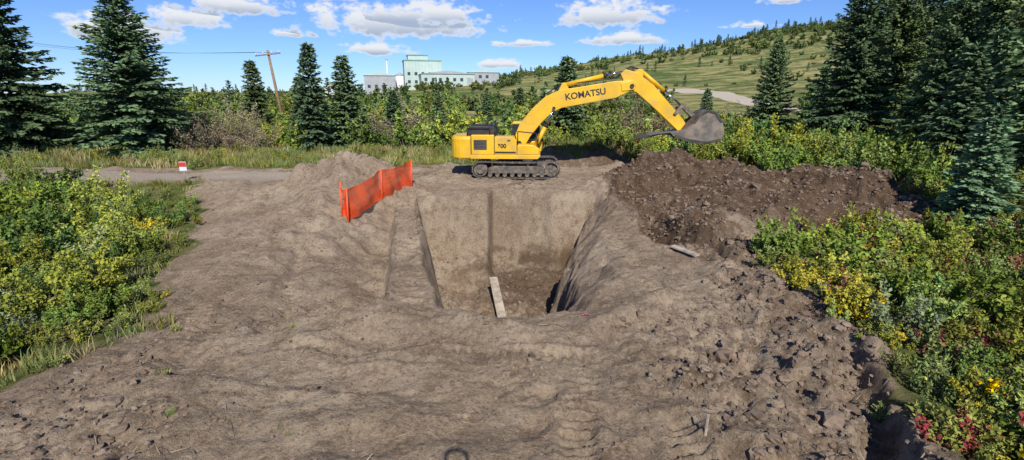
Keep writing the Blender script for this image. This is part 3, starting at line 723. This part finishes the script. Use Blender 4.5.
# steel hoop of the guard rail beside the photographer (its shadow falls on the soil)
MSG=simplemat('galvanised_steel',(.45,.46,.47),.45,.6,var=.1)
hp=link(bpy.data.objects.new('guard_rail_hoop',None))
hoop=[(-.10,-.14,2.7),(-.10,-.14,4.80)]+[(.04-.14*math.cos(a),-.14,4.82+.10*math.sin(a)) for a in np.linspace(.2,math.pi-.2,7)]+[(.18,-.14,4.80),(.18,-.14,2.7)]
for a,b_ in zip(hoop[:-1],hoop[1:]): cyl('rail_tube',a,b_,.025,MSG,hp,10)
# ------------------------------------------------------------ utility poles with wires
MP=simplemat('pole_wood',(.27,.175,.10),.9,var=.3,scale=5)
up=link(bpy.data.objects.new('utility_pole',None));ux,uy=-27.6,62;uz=gz(ux,uy)
up.location=(ux,uy,uz);up.rotation_euler=(0,math.radians(-6),0)
cyl('pole',(0,0,-.5),(0,0,9.8),.2,MP,up,12,.13);box('crossarm',(0,-.2,9.3),(3.0,.12,.14),MP,up,.01)
for x in(-1.35,-.5,.5,1.35): cyl('insulator',(x,-.2,9.37),(x,-.2,9.6),.06,MWS,up,8)
pl2=link(bpy.data.objects.new('utility_pole',None));pl2.location=(-75,66,gz(-75,66));cyl('pole',(0,0,-.5),(0,0,13.5),.2,MP,pl2,12,.13);box('crossarm',(0,-.2,13),(3.0,.12,.14),MP,pl2,.01)
wr=link(bpy.data.objects.new('power_lines',None))
for dx in(-1.35,.5,1.35):
    a=Vector((ux+dx-1.0,uy-.2,uz+9.5));b_=Vector((-75+dx,65.8,pl2.location.z+13.1));pr=a
    for i in range(1,13):
        t=i/12;q=a.lerp(b_,t);q.z-=1.3*math.sin(math.pi*t);cyl('wire',pr,q,.012,MK_,wr,4);pr=q
# ------------------------------------------------------------ industrial buildings
MBW=simplemat('pale_green_cladding',(.46,.56,.50),.6,var=.06,scale=.3)
MBG=simplemat('mint_cladding',(.22,.40,.34),.6,var=.06,scale=.3)
MBR=simplemat('grey_roof',(.36,.37,.38),.6,var=.1,scale=.5)
MWI=simplemat('window_dark',(.05,.06,.07),.2,var=.1)
def bld(name,x,y,w,d,h,wall,roof,pitch=0,win=2,zoff=0):
    e=link(bpy.data.objects.new(name,None));z=gz(x,y)+zoff;e.location=(x,y,z);e.rotation_euler=(0,0,.25)
    box('walls',(0,0,h/2-1),(w,d,h+2),wall,e,.02)
    if pitch: prism('roof',[(-w/2-.4,h+.003),(w/2+.4,h+.003),(0,h+pitch)],-d/2-.4,d/2+.4,roof,e,0)
    else: box('roof',(0,0,h+.25),(w+.6,d+.6,.5),roof,e,.02)
    for j in range(win):
        for i in range(int(w/3.2)):
            box('window',(-w/2+2+i*3.2,-d/2-.03,2.2+j*3.6),(1.3,.08,1.4),MWI,e,0)
    box('door',(w/2-2.2,-d/2-.04,1.4),(2.6,.1,2.8),MBR,e,0)
    for i in range(int(w/1.5)): box('cladding_rib',(-w/2+.7+i*1.5,-d/2-.02,h/2),(.08,.05,h-.1),roof,e,0)
    return e
b1=bld('mill_building',-43,250,17,14,11.5,MBW,MBG,0,2,1)
box('upper_storey',(-2,0,12.8),(9,9,2.4),MBW,b1,.02);box('upper_roof',(-2,0,14.2),(9.6,9.6,.4),MBG,b1,.02)
bld('metal_shed',-62,245,14,10,7,MBR,MBW,1.6,1,1)
bld('grey_workshop',-30,240,24,12,4.6,MBW,MBR,1.5,1,1)
bld('storage_shed',-14,246,14,9,4,MBR,MBW,1.2,1,1)
bld('site_office',-78,235,12,9,5,MWS,MBR,1.4,1,1)
st=link(bpy.data.objects.new('exhaust_stack',None));z=gz(-70,252);cyl('flue',(-60,252,z-1),(-60,252,z+16),.35,MWS,st,14);cyl('flue_cap',(-60,252,z+16),(-60,252,z+16.5),.5,MBR,st,14)
silo=link(bpy.data.objects.new('storage_silo',None));cyl('silo_wall',(-55,256,z-1),(-55,256,z+9),2.4,MWS,silo,24);cyl('silo_roof',(-55,256,z+9.003),(-55,256,z+10.5),2.5,MBR,silo,24,.3)
# ------------------------------------------------------------ light
el=math.radians(39.2);az=math.radians(7.7)
sd=Vector((math.sin(az)*math.cos(el),-math.cos(az)*math.cos(el),math.sin(el)))
L=bpy.data.lights.new('sun','SUN');L.energy=4.95;L.angle=math.radians(.53);L.color=(1,.955,.88)
lo=link(bpy.data.objects.new('sun',L));lo.rotation_euler=sd.to_track_quat('Z','Y').to_euler();lo.location=(5,-20,30)
w=bpy.data.worlds.new('World');S.world=w;w.use_nodes=True;nt=w.node_tree
for n in list(nt.nodes): nt.nodes.remove(n)
b=NB(nt)
tc=b.n('ShaderNodeTexCoord').outputs['Generated']
sky=b.n('ShaderNodeTexSky',sky_type='NISHITA')
sky.sun_disc=False;sky.sun_elevation=el;sky.sun_rotation=math.pi-az;sky.air_density=1.0;sky.dust_density=.1;sky.ozone_density=3.0;sky.altitude=1200
skc=b.mix(1.0,sky.outputs[0],rgb(.58,.76,1.12),'MULTIPLY')
bg=b.n('ShaderNodeBackground',{'Color':skc,'Strength':.115})
xyz=b.n('ShaderNodeSeparateXYZ',{0:tc})
azn=b.math('MULTIPLY',b.math('ARCTAN2',xyz.outputs[0],xyz.outputs[1]),57.2958)
eln=b.math('MULTIPLY',b.math('ARCSINE',xyz.outputs[2]),57.2958)
cmb=b.n('ShaderNodeCombineXYZ',{0:azn,1:b.math('MULTIPLY',eln,1.7),2:0.}).outputs[0]
n1=b.noise(cmb,.22,3,.6);n2=b.noise(cmb,.6,6,.60)
n3=b.noise(b.n('ShaderNodeMapping',{'Vector':cmb,'Location':(31,7,0)}).outputs[0],.35,3,.6)
azw=b.math('ADD',azn,b.math('MULTIPLY',b.math('SUBTRACT',n3,.5),3.5))
CL=[(-35.8,5.7,4.8,1.9),(-31,6.9,3.6,1.7),(-26.5,8.3,4.8,1.5),(-11.9,7.6,10.0,2.8),(-8,8.4,5.5,1.9),(-14.9,4.7,3.8,1.0),(10.4,8.3,5.8,2.3),(11.9,5.8,4.0,1.1),(-1.3,3.3,3.4,.8),(26.7,8.7,2.2,.8),(-22.5,5.9,2.6,.6),(.9,5.4,3.6,.6),(24,6.6,2.6,.5),(-19,9.8,6,1.1),(0,14,9,2),(-52,9,6,2),(55,9,7,2)]
F=None;G=None
for a,e_,rx,ry in CL:
    dx=b.math('MULTIPLY',b.math('SUBTRACT',azw,a),1/rx);dy=b.math('MULTIPLY',b.math('SUBTRACT',eln,e_-.25*ry),1/ry)
    dyy=b.math('MAXIMUM',dy,b.math('MULTIPLY',dy,-2.2))
    d=b.math('SQRT',b.math('ADD',b.math('MULTIPLY',dx,dx),b.math('MULTIPLY',dyy,dyy)))
    f=b.math('SUBTRACT',1.,d)
    F=f if F is None else b.math('MAXIMUM',F,f)
    s_=b.math('MULTIPLY',b.math('SUBTRACT',.75,dy),b.math('GREATER_THAN',f,-.3))
    G=s_ if G is None else b.math('MAXIMUM',G,s_)
fld=b.math('ADD',F,b.math('ADD',b.math('MULTIPLY',b.math('SUBTRACT',n2,.5),2.2),b.math('MULTIPLY',b.math('SUBTRACT',n1,.5),1.0)))
mask=b.ramp(fld,-.02,.5)
shade=b.math('MULTIPLY',b.ramp(G,.35,1.1),b.ramp(fld,.15,.7))
cc=b.mix(shade,rgb(.90,.92,.95),rgb(.42,.50,.64))
bg2=b.n('ShaderNodeBackground',{'Color':cc,'Strength':.95})
mxs=b.n('ShaderNodeMixShader',{0:b.math('MULTIPLY',mask,.95),1:bg.outputs[0],2:bg2.outputs[0]})
b.n('ShaderNodeOutputWorld',{'Surface':mxs.outputs[0]})
# ------------------------------------------------------------ camera
c=bpy.data.cameras.new('camera');c.sensor_width=36;c.lens=17.58;c.clip_end=5000;c.clip_start=.05
co=link(bpy.data.objects.new('camera',c));co.location=(0,0,4.7);co.rotation_euler=(math.radians(90-15.1),0,0);S.camera=co
S.view_settings.view_transform='Standard';S.view_settings.look='None';S.view_settings.exposure=0
print('objects',len(bpy.data.objects),'grid',nx,ny)
